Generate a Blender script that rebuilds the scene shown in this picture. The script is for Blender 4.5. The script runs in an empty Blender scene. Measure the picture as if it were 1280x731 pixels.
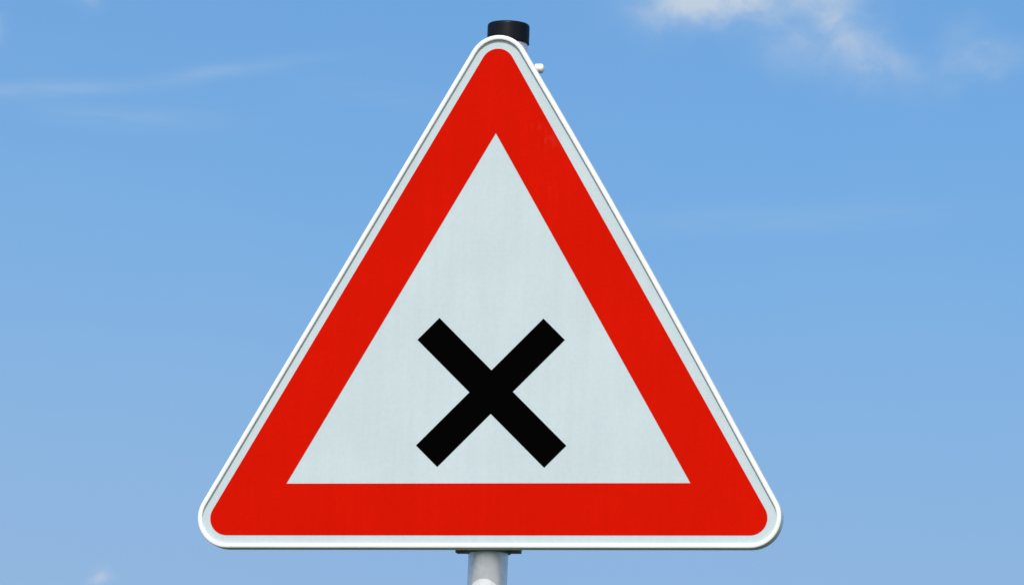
import bpy, bmesh, math, random
from mathutils import Vector, Matrix
from math import radians as rad, sin, cos, pi, sqrt, tan, atan, atan2, asin

random.seed(3)
scene = bpy.context.scene
COL = scene.collection
H = 2.85                      # height of the sign's centre above the ground

# ---------------------------------------------------------------- helpers
def new_mat(name):
    m = bpy.data.materials.new(name); m.use_nodes = True
    nt = m.node_tree; nt.nodes.clear()
    out = nt.nodes.new('ShaderNodeOutputMaterial')
    b = nt.nodes.new('ShaderNodeBsdfPrincipled')
    nt.links.new(b.outputs[0], out.inputs[0])
    return m, nt, b

def node(nt, typ, **kw):
    n = nt.nodes.new(typ)
    for k, v in kw.items():
        if k.startswith('i_'):
            n.inputs[k[2:].replace('_', ' ')].default_value = v
        else:
            setattr(n, k, v)
    return n

def math_n(nt, op, a, b=None, c=None, clamp=False):
    n = nt.nodes.new('ShaderNodeMath'); n.operation = op; n.use_clamp = clamp
    for i, v in enumerate((a, b, c)):
        if v is None: continue
        if isinstance(v, (int, float)): n.inputs[i].default_value = v
        else: nt.links.new(v, n.inputs[i])
    return n.outputs[0]

def mix_col(nt, fac, a, b, blend='MIX'):
    n = nt.nodes.new('ShaderNodeMix'); n.data_type = 'RGBA'; n.blend_type = blend
    for idx, v in ((0, fac), (6, a), (7, b)):
        if isinstance(v, (int, float)): n.inputs[idx].default_value = v
        elif isinstance(v, tuple): n.inputs[idx].default_value = (*v, 1) if len(v) == 3 else v
        else: nt.links.new(v, n.inputs[idx])
    return n.outputs[2]

def ramp(nt, fac, p0, p1, v0=0.0, v1=1.0, smooth=True):
    n = nt.nodes.new('ShaderNodeMapRange')
    n.interpolation_type = 'SMOOTHSTEP' if smooth else 'LINEAR'
    nt.links.new(fac, n.inputs[0])
    for i, v in zip((1, 2, 3, 4), (p0, p1, v0, v1)): n.inputs[i].default_value = v
    return n.outputs[0]

def obj(name, bm, mat, parent=None, smooth=True, loc=(0, 0, 0), angle=30):
    me = bpy.data.meshes.new(name)
    bmesh.ops.recalc_face_normals(bm, faces=bm.faces)
    bm.to_mesh(me); bm.free()
    if smooth:
        me.shade_smooth(); me.set_sharp_from_angle(angle=rad(angle))
    me.materials.append(mat)
    o = bpy.data.objects.new(name, me); COL.objects.link(o)
    o.location = loc
    if parent: o.parent = parent
    return o

def add_box(bm, x0, x1, y0, y1, z0, z1, bevel=0.0):
    r = bmesh.ops.create_cube(bm, size=1.0)
    vs = r['verts']
    for v in vs:
        v.co = Vector(((x0+x1)/2 + v.co.x*(x1-x0), (y0+y1)/2 + v.co.y*(y1-y0), (z0+z1)/2 + v.co.z*(z1-z0)))
    if bevel:
        es = {e for v in vs for e in v.link_edges}
        bmesh.ops.bevel(bm, geom=list(es), offset=bevel, segments=2, affect='EDGES', profile=0.5)

def add_lathe(bm, prof, seg=48, mtx=Matrix(), cap_start=True, cap_end=True):
    """prof: (radius, height) along local z"""
    rings = []
    for r, h in prof:
        if r < 1e-6:
            rings.append([bm.verts.new(mtx @ Vector((0, 0, h)))])
        else:
            rings.append([bm.verts.new(mtx @ Vector((r*cos(2*pi*i/seg), r*sin(2*pi*i/seg), h))) for i in range(seg)])
    for a, b in zip(rings, rings[1:]):
        for i in range(seg):
            j = (i+1) % seg
            if len(a) == 1: bm.faces.new((a[0], b[j], b[i]))
            elif len(b) == 1: bm.faces.new((a[i], a[j], b[0]))
            else: bm.faces.new((a[i], a[j], b[j], b[i]))
    if cap_start and len(rings[0]) > 1: bm.faces.new(rings[0][::-1])
    if cap_end and len(rings[-1]) > 1: bm.faces.new(rings[-1])

# ---------------------------------------------------------------- triangular outlines
NL, NR, NB = Vector((-cos(rad(30)), 0.5)), Vector((cos(rad(30)), 0.5)), Vector((0, -1.0))
def meet(n1, d1, n2, d2):
    det = n1.x*n2.y - n1.y*n2.x
    return Vector(((d1*n2.y - d2*n1.y)/det, (n1.x*d2 - n2.x*d1)/det))

def outline(dL, dR, dB, r, bow=0.0, arc=14, sub=24):
    """rounded triangle, anticlockwise from the lower left; bow pushes the right-hand edge outwards"""
    cL, cR, cT = meet(NL, dL, NB, dB), meet(NR, dR, NB, dB), meet(NL, dL, NR, dR)
    pts = []
    def fil(c, na, nb):
        cen = meet(na, na.dot(c) - r, nb, nb.dot(c) - r)
        a0, a1 = atan2(na.y, na.x), atan2(nb.y, nb.x)
        while a1 < a0: a1 += 2*pi
        return [cen + Vector((cos(a0 + (a1-a0)*i/arc), sin(a0 + (a1-a0)*i/arc)))*r for i in range(arc+1)]
    f1, f2, f3 = fil(cL, NL, NB), fil(cR, NB, NR), fil(cT, NR, NL)
    def edge(a, b, n, k):
        return [a.lerp(b, i/sub) + n*(k*sin(pi*(i/sub)**1.2)) for i in range(1, sub)]
    pts += f1 + edge(f1[-1], f2[0], NB, 0) + f2 + edge(f2[-1], f3[0], NR, bow) + f3 + edge(f3[-1], f1[0], NL, 0)
    return pts

def add_plate(bm, pts, y0, y1):
    f = [bm.verts.new((p.x, y0, p.y)) for p in pts]
    b = [bm.verts.new((p.x, y1, p.y)) for p in pts]
    n = len(pts)
    bm.faces.new(f); bm.faces.new(b[::-1])
    for i in range(n):
        j = (i+1) % n
        bm.faces.new((f[i], b[i], b[j], f[j]))

def add_ring_plate(bm, outer, inner, y0, y1):
    """flat sheet between two outlines of the same point count"""
    L = [[bm.verts.new((p.x, y, p.y)) for p in pts] for pts, y in ((outer, y0), (inner, y0), (inner, y1), (outer, y1))]
    n = len(outer)
    for a, b in ((0, 1), (1, 2), (2, 3), (3, 0)):
        for i in range(n):
            j = (i+1) % n
            bm.faces.new((L[a][i], L[a][j], L[b][j], L[b][i]))

# ---------------------------------------------------------------- materials
def mat_sheeting(name, base, rough, cell=1.0, marks=False, spec=0.5, weave=0.035, streak=0.02):
    m, nt, b = new_mat(name)
    tc = node(nt, 'ShaderNodeTexCoord')
    # faint prismatic diamond weave of the reflective film
    rot = node(nt, 'ShaderNodeMapping'); rot.inputs['Rotation'].default_value = (0, rad(45), 0)
    nt.links.new(tc.outputs['Object'], rot.inputs[0])
    sep = node(nt, 'ShaderNodeSeparateXYZ'); nt.links.new(rot.outputs[0], sep.inputs[0])
    k = 2*pi/0.0034*cell
    sx = math_n(nt, 'SINE', math_n(nt, 'MULTIPLY', sep.outputs[0], k))
    sz = math_n(nt, 'SINE', math_n(nt, 'MULTIPLY', sep.outputs[2], k))
    wv = math_n(nt, 'MULTIPLY', sx, sz)
    n1 = node(nt, 'ShaderNodeTexNoise'); n1.inputs['Scale'].default_value = 9; n1.inputs['Detail'].default_value = 4
    nt.links.new(tc.outputs['Object'], n1.inputs['Vector'])
    n2 = node(nt, 'ShaderNodeTexNoise'); n2.inputs['Scale'].default_value = 160; n2.inputs['Detail'].default_value = 3
    nt.links.new(tc.outputs['Object'], n2.inputs['Vector'])
    v = math_n(nt, 'MULTIPLY_ADD', wv, weave, 1.0)
    v = math_n(nt, 'MULTIPLY', v, ramp(nt, n1.outputs['Fac'], 0.3, 0.7, 0.965, 1.02, False))
    v = math_n(nt, 'MULTIPLY', v, ramp(nt, n2.outputs['Fac'], 0.3, 0.7, 0.975, 1.02, False))
    # weathered rain-run streaks, upright on the face
    mpv = node(nt, 'ShaderNodeMapping'); mpv.inputs['Scale'].default_value = (75, 1, 5)
    nt.links.new(tc.outputs['Object'], mpv.inputs[0])
    n5 = node(nt, 'ShaderNodeTexNoise'); n5.inputs['Scale'].default_value = 1.0; n5.inputs['Detail'].default_value = 5
    nt.links.new(mpv.outputs[0], n5.inputs['Vector'])
    v = math_n(nt, 'MULTIPLY', v, ramp(nt, n5.outputs['Fac'], 0.32, 0.68, 1-streak, 1+streak*0.7, False))
    hsv = node(nt, 'ShaderNodeHueSaturation'); hsv.inputs['Color'].default_value = (*base, 1)
    nt.links.new(v, hsv.inputs['Value'])
    colr = hsv.outputs[0]
    if marks:
        # pale scuffs and rain-run streaks worn into the film
        mp = node(nt, 'ShaderNodeMapping'); mp.inputs['Scale'].default_value = (110, 1, 40)
        nt.links.new(tc.outputs['Object'], mp.inputs[0])
        n3 = node(nt, 'ShaderNodeTexNoise'); n3.inputs['Scale'].default_value = 1.0; n3.inputs['Detail'].default_value = 5
        nt.links.new(mp.outputs[0], n3.inputs['Vector'])
        sp = node(nt, 'ShaderNodeSeparateXYZ'); nt.links.new(tc.outputs['Object'], sp.inputs[0])
        spots = None
        for mx, mz, mr in ((0.081, 0.334, 0.013), (0.064, 0.352, 0.009), (0.090, 0.259, 0.009)):
            dx = math_n(nt, 'MULTIPLY', math_n(nt, 'SUBTRACT', sp.outputs[0], mx), 1/mr)
            dz = math_n(nt, 'MULTIPLY', math_n(nt, 'SUBTRACT', sp.outputs[2], mz), 1/mr)
            e = math_n(nt, 'EXPONENT', math_n(nt, 'MULTIPLY', math_n(nt, 'ADD', math_n(nt, 'MULTIPLY', dx, dx), math_n(nt, 'MULTIPLY', dz, dz)), -1.0))
            spots = e if spots is None else math_n(nt, 'ADD', spots, e)
        f = math_n(nt, 'MULTIPLY', ramp(nt, n3.outputs['Fac'], 0.48, 0.66), spots)
        colr = mix_col(nt, math_n(nt, 'MULTIPLY', f, 0.14), colr, (0.72, 0.09, 0.06))
    nt.links.new(colr, b.inputs['Base Color'])
    b.inputs['Roughness'].default_value = rough
    b.inputs['Specular IOR Level'].default_value = spec
    bp = node(nt, 'ShaderNodeBump'); bp.inputs['Strength'].default_value = 0.05; bp.inputs['Distance'].default_value = 0.001
    nt.links.new(wv, bp.inputs['Height']); nt.links.new(bp.outputs[0], b.inputs['Normal'])
    return m

def mat_paint(name, base, rough, metal=0.0, var=0.06, scale=14, spec=0.5, speck=0.0):
    m, nt, b = new_mat(name)
    tc = node(nt, 'ShaderNodeTexCoord')
    n1 = node(nt, 'ShaderNodeTexNoise'); n1.inputs['Scale'].default_value = scale; n1.inputs['Detail'].default_value = 6
    nt.links.new(tc.outputs['Object'], n1.inputs['Vector'])
    v = ramp(nt, n1.outputs['Fac'], 0.3, 0.7, 1-var, 1+var*0.6, False)
    if speck:
        vo = node(nt, 'ShaderNodeTexVoronoi'); vo.inputs['Scale'].default_value = 140
        nt.links.new(tc.outputs['Object'], vo.inputs['Vector'])
        sp = node(nt, 'ShaderNodeSeparateColor'); nt.links.new(vo.outputs['Color'], sp.inputs[0])
        v = math_n(nt, 'MULTIPLY', v, ramp(nt, sp.outputs[0], 0, 1, 1-speck, 1+speck*0.5, False))
    hsv = node(nt, 'ShaderNodeHueSaturation'); hsv.inputs['Color'].default_value = (*base, 1)
    nt.links.new(v, hsv.inputs['Value']); nt.links.new(hsv.outputs[0], b.inputs['Base Color'])
    b.inputs['Metallic'].default_value = metal
    b.inputs['Specular IOR Level'].default_value = spec
    nt.links.new(ramp(nt, n1.outputs['Fac'], 0.3, 0.7, rough*0.85, rough*1.2, False), b.inputs['Roughness'])
    return m

M_WHITE = mat_sheeting('white_film', (0.492, 0.582, 0.620), 0.45, weave=0.03, spec=0.3)
M_RED = mat_sheeting('red_film', (0.563, 0.0057, 0.0003), 0.45, marks=True, spec=0.018, streak=0.025, weave=0.02)
M_BLACK = mat_paint('black_film', (0.0012, 0.0012, 0.0014), 0.6, spec=0.0)
M_RIM = mat_paint('rim_paint', (0.79, 0.82, 0.83), 0.35, var=0.05)
M_ALU = mat_paint('bare_aluminium', (0.55, 0.56, 0.56), 0.45, metal=0.7)
M_POST = mat_paint('galvanised_steel', (0.86, 0.87, 0.885), 0.33, metal=0.5, var=0.10, scale=25, speck=0.07)
M_CAP = mat_paint('black_plastic', (0.004, 0.006, 0.010), 0.42, var=0.25, scale=60, spec=0.1)
M_CLAMP = mat_paint('clamp_steel', (0.16, 0.165, 0.165), 0.5, metal=0.4, var=0.12, scale=50)
M_NUT = mat_paint('zinc_bolt', (0.88, 0.88, 0.87), 0.35, metal=0.0)

# ---------------------------------------------------------------- the sign
sign = bpy.data.objects.new('road_sign', None); COL.objects.link(sign)
sign['label'] = 'red bordered white triangular road sign with a black X, on a grey steel post'
sign['category'] = 'road sign'
BX, BY = -0.0415, 0.058            # where the post enters the ground
sign.location = (BX, BY, 0)
def local(o):                       # geometry below is written about the sign's centre
    o.location = (-BX, -BY, H)
    return o

D_L, D_R, D_B, R_IN, BOW = 0.2632, 0.2650, 0.2634, 0.0385, 0.0042

# panel (aluminium sheet) and what is stuck on it
bm = bmesh.new(); add_plate(bm, outline(D_L+.003, D_R+.003, D_B+.003, R_IN+.003, BOW), 0.0, 0.002)
panel = local(obj('sign_panel', bm, M_ALU, sign))
bm = bmesh.new(); add_plate(bm, outline(D_L+.0026, D_R+.0026, D_B+.0026, R_IN+.0026, BOW), -0.0005, -0.0001)
obj('reflective_sheet', bm, M_WHITE, panel)
# red border: sharp inner triangle, rounded outer corners
hin = 0.604*sqrt(3)/6
outer = outline(hin+.0765, hin+.0765, hin+.0765, 0.0253)
tri = [meet(NL, hin, NB, hin), meet(NB, hin, NR, hin), meet(NR, hin, NL, hin)]
arc, sub = 14, 24
inner = []
for k in range(3):
    inner += [tri[k]]*(arc+1)
    a, b = tri[k], tri[(k+1) % 3]
    inner += [a.lerp(b, i/sub) for i in range(1, sub)]
bm = bmesh.new()
for y, flip in ((-0.0009, False), (-0.00052, True)):
    o_ = [bm.verts.new((p.x, y, p.y)) for p in outer]
    i_ = {}
    def iv(k, y=y, i_=i_):
        key = (round(inner[k].x, 6), round(inner[k].y, 6))
        if key not in i_: i_[key] = bm.verts.new((inner[k].x, y, inner[k].y))
        return i_[key]
    n = len(outer)
    for k in range(n):
        j = (k+1) % n
        vs = [o_[k], o_[j], iv(j), iv(k)]
        if vs[2] is vs[3]: vs = vs[:3]
        bm.faces.new(vs)
    if not flip: front = (o_, [iv(k) for k in range(n)])
    else:
        back = (o_, [iv(k) for k in range(n)])
for side in (0, 1):
    n = len(outer)
    for k in range(n):
        j = (k+1) % n
        a, b, c, d = front[side][k], front[side][j], back[side][j], back[side][k]
        if a is not b: bm.faces.new((a, b, c, d))
obj('red_border', bm, M_RED, panel, angle=20)
# black cross
bm = bmesh.new()
cx, cz, hw = 0.0027, -0.0391, 0.0229
u = Vector((cos(rad(45.2)), sin(rad(45.2)))); w_ = Vector((cos(rad(135.6)), sin(rad(135.6))))
UR, LL, UL, LR = 0.1308, 0.1337, 0.1353, 0.1374
shape = [(UR, -hw), (UR, hw), (hw, hw), (hw, UL), (-hw, UL), (-hw, hw), (-LL, hw), (-LL, -hw), (-hw, -hw), (-hw, -LR), (hw, -LR), (hw, -hw)]
pts = [Vector((cx, cz)) + u*a + w_*b for a, b in shape]
add_plate(bm, pts, -0.0009, -0.00052)
obj('cross_symbol', bm, M_BLACK, panel, angle=20)

# rounded edge profile round the panel
prof = [(0.0000, 0.0004), (0.0000, -0.0032), (0.0003, -0.0038), (0.0010, -0.0041), (0.0036, -0.0042),
        (0.0058, -0.0041), (0.0064, -0.0037), (0.0067, -0.0029), (0.0068, 0.0000), (0.0068, 0.0195), (0.0060, 0.0215),
        (0.0045, 0.0220), (-0.0140, 0.0220), (-0.0140, 0.0200), (0.0038, 0.0200), (0.0050, 0.0190), (0.0050, 0.0028), (0.0030, 0.0022)]
bm = bmesh.new()
loops = []
for o_, y in prof:
    pts = outline(D_L+o_, D_R+o_, D_B+o_, R_IN+o_, BOW)
    loops.append([bm.verts.new((p.x, y, p.y)) for p in pts])
n = len(loops[0])
for a in range(len(loops)):
    b = (a+1) % len(loops)
    for i in range(n):
        j = (i+1) % n
        bm.faces.new((loops[a][i], loops[a][j], loops[b][j], loops[b][i]))
local(obj('edge_profile', bm, M_RIM, sign, angle=50))

# post, leaning very slightly, with its plastic cap
LEAN = atan(0.0134)
post_top = H + 0.503
bm = bmesh.new()
add_lathe(bm, [(0.0265, -0.4), (0.0294, -0.4), (0.0294, post_top), (0.0265, post_top), (0.0265, -0.4)], 72, cap_start=False, cap_end=False)
post = obj('post', bm, M_POST, sign, angle=40)
post.rotation_euler = (0, LEAN, 0)
bm = bmesh.new()
ct = H + 0.5269
add_lathe(bm, [(0.0296, ct-.0302), (0.0314, ct-.0307), (0.0319, ct-.0300), (0.0319, ct-.0285), (0.0316, ct-.0275), (0.0316, ct-.004), (0.0308, ct-.0016), (0.0292, ct-.0004), (0.022, ct), (0, ct+.0003)], 64, cap_start=False)
obj('post_cap', bm, M_CAP, post, angle=40)

def post_x(z): return -0.0071 + (z+0.28)*0.0134

def hexhead(bm, mtx, r, h):
    add_lathe(bm, [(r*0.9, 0), (r, 0.0006), (r, h*0.8), (r*0.88, h)], 6, mtx)

# clamps that hold the panel to the post
def clamp(z, hgt, ear_r, with_side_bolt):
    px = post_x(z)
    bm = bmesh.new()
    T = Matrix.Translation((px, BY, z))
    # ring band
    add_lathe(bm, [(0.0297, -hgt/2), (0.0330, -hgt/2), (0.0338, -hgt/2+.001), (0.0338, hgt/2-.001), (0.0330, hgt/2), (0.0297, hgt/2), (0.0297, -hgt/2)],
              64, T, False, False)
    # saddle between band and panel, ears on each side
    add_box(bm, px-.024, px+.024, 0.0022, BY-.0255, z-hgt/2+.001, z+hgt/2-.001, 0.0012)
    for s in (-1, 1):
        x0, x1 = sorted((px+s*.0305, px+s*ear_r))
        add_box(bm, x0, x1, BY-.0075, BY-.0025, z-hgt/2+.0005, z+hgt/2-.0005, 0.0008)
        add_box(bm, x0, x1, BY+.0025, BY+.0075, z-hgt/2+.0005, z+hgt/2-.0005, 0.0008)
    c = local(obj('clamp', bm, M_CLAMP, sign, angle=35))
    for s in (-1, 1):
        bm = bmesh.new()
        ex = px + s*(ear_r-.007)
        add_lathe(bm, [(0.0036, -.017), (0.004, -.0165), (0.004, .0165), (0.0036, .017)], 16,
                  Matrix.Translation((ex, BY, z-.004)) @ Matrix.Rotation(rad(90), 4, 'X'))
        hexhead(bm, Matrix.Translation((ex, BY-.0076, z-.004)) @ Matrix.Rotation(rad(90), 4, 'X'), 0.0074, 0.005)
        hexhead(bm, Matrix.Translation((ex, BY+.0076, z-.004)) @ Matrix.Rotation(rad(-90), 4, 'X'), 0.0074, 0.006)
        obj('bolt', bm, M_NUT if with_side_bolt else M_CLAMP, c, angle=25)
    if with_side_bolt:
        bm = bmesh.new()
        R_ = Matrix.Translation((0.024, 0.0400, z+.0040)) @ Matrix.Rotation(rad(90), 4, 'Y')
        add_lathe(bm, [(0.0050, 0), (0.0050, 0.025), (0.0066, 0.0252), (0.0072, 0.026), (0.0072, 0.0345), (0.0062, 0.0370), (0.0038, 0.0384), (0, 0.0388)], 24, R_)
        obj('side_bolt', bm, M_NUT, c, angle=35)
    return c
clamp(0.4500, 0.026, 0.044, True)
clamp(-0.2588, 0.024, 0.0485, False)

# ---------------------------------------------------------------- ground
m, nt, b = new_mat('grass_verge')
tc = node(nt, 'ShaderNodeTexCoord')
n1 = node(nt, 'ShaderNodeTexNoise'); n1.inputs['Scale'].default_value = 0.6; n1.inputs['Detail'].default_value = 10
n2 = node(nt, 'ShaderNodeTexNoise'); n2.inputs['Scale'].default_value = 30; n2.inputs['Detail'].default_value = 8
for q in (n1, n2): nt.links.new(tc.outputs['Object'], q.inputs['Vector'])
c1 = mix_col(nt, ramp(nt, n1.outputs['Fac'], 0.35, 0.65), (0.032, 0.062, 0.028), (0.055, 0.075, 0.038))
c2 = mix_col(nt, ramp(nt, n2.outputs['Fac'], 0.3, 0.7), (0.5, 0.5, 0.5), (1.2, 1.2, 1.2))
nt.links.new(mix_col(nt, 1.0, c1, c2, 'MULTIPLY'), b.inputs['Base Color'])
b.inputs['Roughness'].default_value = 0.9
bp = node(nt, 'ShaderNodeBump'); bp.inputs['Strength'].default_value = 0.6; bp.inputs['Distance'].default_value = 0.05
nt.links.new(n2.outputs['Fac'], bp.inputs['Height']); nt.links.new(bp.outputs[0], b.inputs['Normal'])
bm = bmesh.new()
bmesh.ops.create_circle(bm, cap_ends=True, radius=4000, segments=64)
g = obj('ground', bm, m, smooth=False); g['kind'] = 'structure'

# ---------------------------------------------------------------- sun and sky
SUN_EL, SUN_AZ = rad(52), rad(2)          # azimuth about the sign's facing direction (-Y), positive to +X
sd = Vector((sin(SUN_AZ)*cos(SUN_EL), -cos(SUN_AZ)*cos(SUN_EL), sin(SUN_EL)))
L = bpy.data.lights.new('sun', 'SUN'); L.energy = 3.9; L.angle = rad(0.5); L.color = (1.0, 0.965, 0.91)
lo = bpy.data.objects.new('sun', L); COL.objects.link(lo)
lo.rotation_euler = sd.to_track_quat('Z', 'Y').to_euler()

w = bpy.data.worlds.new('World'); scene.world = w; w.use_nodes = True
nt = w.node_tree; nt.nodes.clear()
out = node(nt, 'ShaderNodeOutputWorld'); bg = node(nt, 'ShaderNodeBackground')
nt.links.new(bg.outputs[0], out.inputs[0])
tc = node(nt, 'ShaderNodeTexCoord')
sep = node(nt, 'ShaderNodeSeparateXYZ'); nt.links.new(tc.outputs['Generated'], sep.inputs[0])
X, Y, Z = sep.outputs
el = math_n(nt, 'MULTIPLY', math_n(nt, 'ARCSINE', Z), 180/pi)          # degrees
az = math_n(nt, 'MULTIPLY', math_n(nt, 'ARCTAN2', X, Y), 180/pi)       # degrees, 0 = +Y
# the band of sky near the horizon is clear and deep: read the sky model a little higher up
com = node(nt, 'ShaderNodeCombineXYZ')
nt.links.new(X, com.inputs[0]); nt.links.new(Y, com.inputs[1])
SKY_K, SKY_C = 0.6, 0.06
nt.links.new(math_n(nt, 'MULTIPLY_ADD', Z, SKY_K, SKY_C), com.inputs[2])
nrm = node(nt, 'ShaderNodeVectorMath', operation='NORMALIZE'); nt.links.new(com.outputs[0], nrm.inputs[0])
sky = node(nt, 'ShaderNodeTexSky', sky_type='NISHITA')
sky.sun_disc = False; sky.sun_elevation = SUN_EL
sky.sun_rotation = atan2(sd.x, sd.y)
sky.altitude = 200; sky.air_density = 1.2; sky.dust_density = 0.0; sky.ozone_density = 10.0
nt.links.new(nrm.outputs[0], sky.inputs[0])
SKY_TINT = (0.82, 0.995, 1.085)
skyc = mix_col(nt, 1.0, sky.outputs[0], SKY_TINT, 'MULTIPLY')

# thin fair-weather cloud, laid out by compass bearing and height above the horizon (degrees)
pos = node(nt, 'ShaderNodeCombineXYZ')
nt.links.new(az, pos.inputs[0]); nt.links.new(el, pos.inputs[1])
def noise(scale, sx, sy, detail=6, rough=0.55, off=(0, 0, 0), dist=0.0, rot=0.0):
    mp = node(nt, 'ShaderNodeMapping'); mp.inputs['Scale'].default_value = (sx, sy, 1); mp.inputs['Location'].default_value = off
    mp.inputs['Rotation'].default_value = (0, 0, rad(rot))
    nt.links.new(pos.outputs[0], mp.inputs[0])
    q = node(nt, 'ShaderNodeTexNoise'); q.inputs['Scale'].default_value = scale; q.inputs['Detail'].default_value = detail
    q.inputs['Roughness'].default_value = rough; q.inputs['Distortion'].default_value = dist
    nt.links.new(mp.outputs[0], q.inputs['Vector'])
    return q
wa = noise(1.6, 1, 1, 4, off=(3, 1, 0)); wsep = node(nt, 'ShaderNodeSeparateColor'); nt.links.new(wa.outputs['Color'], wsep.inputs[0])
WARP = 0.55
azw = math_n(nt, 'ADD', az, math_n(nt, 'MULTIPLY', math_n(nt, 'SUBTRACT', wsep.outputs[0], 0.5), WARP))
elw = math_n(nt, 'ADD', el, math_n(nt, 'MULTIPLY', math_n(nt, 'SUBTRACT', wsep.outputs[1], 0.5), WARP))
def puff(a, e, ra, re, rot, amp, soft=False):
    A, E_ = (az, el) if soft else (azw, elw)
    dx = math_n(nt, 'SUBTRACT', A, a); dy = math_n(nt, 'SUBTRACT', E_, e)
    c, s = cos(rad(rot)), sin(rad(rot))
    u = math_n(nt, 'ADD', math_n(nt, 'MULTIPLY', dx, c/ra), math_n(nt, 'MULTIPLY', dy, s/ra))
    v = math_n(nt, 'ADD', math_n(nt, 'MULTIPLY', dx, -s/re), math_n(nt, 'MULTIPLY', dy, c/re))
    r2 = math_n(nt, 'ADD', math_n(nt, 'MULTIPLY', u, u), math_n(nt, 'MULTIPLY', v, v))
    return math_n(nt, 'MULTIPLY', math_n(nt, 'EXPONENT', math_n(nt, 'MULTIPLY', r2, -1.0)), amp)
def total(lst):
    t = lst[0]
    for q in lst[1:]: t = math_n(nt, 'ADD', t, q)
    return t
cum = total([puff(-9.45, 12.66, 0.36, 0.20, 0, 0.36), puff(-8.65, 12.74, 0.6, 0.17, 0, 0.12), puff(-9.15, 12.80, 0.62, 0.26, 4, 0.72), puff(-8.35, 12.84, 0.75, 0.24, 0, 0.72),
             puff(-7.75, 12.58, 0.45, 0.28, -35, 0.48), puff(-7.25, 12.22, 0.58, 0.26, -28, 0.45),
             puff(-8.05, 12.30, 0.6, 0.3, -20, 0.27),
             puff(-6.08, 12.13, 0.40, 0.18, 16, 0.42), puff(-6.35, 12.45, 0.3, 0.22, 30, 0.14),
             puff(-16.72, 12.25, 0.12, 0.18, 0, 0.5), puff(-15.8, 12.62, 0.16, 0.14, 0, 0.3),
             puff(-15.36, 6.48, 0.10, 0.08, 0, 0.75)])
nz = noise(1.9, 1, 1.25, 8, 0.56, (7.3, 2.1, 0), 0.5)
cumf = math_n(nt, 'MULTIPLY', cum, ramp(nt, nz.outputs['Fac'], 0.27, 0.70, 0.34, 0.98))
cir = total([puff(-16.2, 11.62, 1.1, 0.085, 4.0, 0.19, True), puff(-14.2, 11.89, 0.85, 0.075, 9.5, 0.15, True),
             puff(-14.5, 11.84, 0.3, 0.07, 14, 0.08, True), puff(-15.2, 11.36, 1.0, 0.12, -1, 0.11, True), puff(-12.6, 11.7, 0.9, 0.16, -6, 0.05, True),
             puff(-8.3, 10.48, 1.9, 0.16, 3, 0.085, True)])
hazy = puff(-17.5, 7.5, 5.0, 5.0, 0, 0.06, True)
ns = noise(1.1, 0.8, 5.5, 6, 0.6, (1.0, 4.0, 0), 0.3, 4)
cirf = math_n(nt, 'MULTIPLY', cir, ramp(nt, ns.outputs['Fac'], 0.3, 0.7, 0.55, 1.25))
nb = noise(0.28, 1, 1.6, 5, 0.55, (5, 9, 0))
veil = ramp(nt, nb.outputs['Fac'], 0.35, 0.8, 0.0, 0.025)
dens = math_n(nt, 'ADD', math_n(nt, 'ADD', cumf, cirf), veil, clamp=True)
dens = math_n(nt, 'ADD', dens, hazy, clamp=True)
CLOUD = (5.3, 6.25, 7.5)
# pale haze thickening towards the horizon
skyc = mix_col(nt, ramp(nt, el, 11.8, 4.5, 0.0, 0.62), skyc, (3.15, 4.25, 6.5))
skyc = mix_col(nt, dens, skyc, CLOUD)
# bright cloud added out of view, facing the sign, to lighten the post's shade
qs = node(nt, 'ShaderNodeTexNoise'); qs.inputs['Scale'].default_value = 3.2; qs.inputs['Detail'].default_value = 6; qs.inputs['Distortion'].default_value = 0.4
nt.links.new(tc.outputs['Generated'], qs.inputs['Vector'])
fill_cloud = math_n(nt, 'MULTIPLY', ramp(nt, qs.outputs['Fac'], 0.33, 0.46), ramp(nt, Y, 0.10, -0.25))
fill_cloud = math_n(nt, 'MULTIPLY', fill_cloud, ramp(nt, el, 1.0, 6.0))
fill_cloud = math_n(nt, 'MULTIPLY', fill_cloud, ramp(nt, el, 75.0, 45.0))
skyc = mix_col(nt, fill_cloud, skyc, (11.0, 10.9, 10.7))
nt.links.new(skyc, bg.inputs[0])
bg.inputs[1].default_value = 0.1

# ---------------------------------------------------------------- camera
cam = bpy.data.cameras.new('camera'); co = bpy.data.objects.new('camera', cam); COL.objects.link(co)
C = Vector((1.54816635, -7.75117085, -1.23390897 + H))
F = Vector((-0.18946779, 0.96747354, 0.16762133)); Rv = Vector((0.98185539, 0.18804905, 0.02444492)); U = Vector((0.00787122, -0.16921143, 0.98554834))
co.matrix_world = Matrix(((Rv.x, U.x, -F.x, C.x), (Rv.y, U.y, -F.y, C.y), (Rv.z, U.z, -F.z, C.z), (0, 0, 0, 1)))
cam.sensor_width = 36; cam.lens = 6792.8547/1280*36
cam.clip_start = 0.1; cam.clip_end = 10000
scene.camera = co

scene.render.engine = 'CYCLES'
scene.view_settings.view_transform = 'Standard'; scene.view_settings.look = 'None'
scene.view_settings.exposure = 0.0; scene.view_settings.gamma = 1.0
scene.view_settings.use_curve_mapping = False
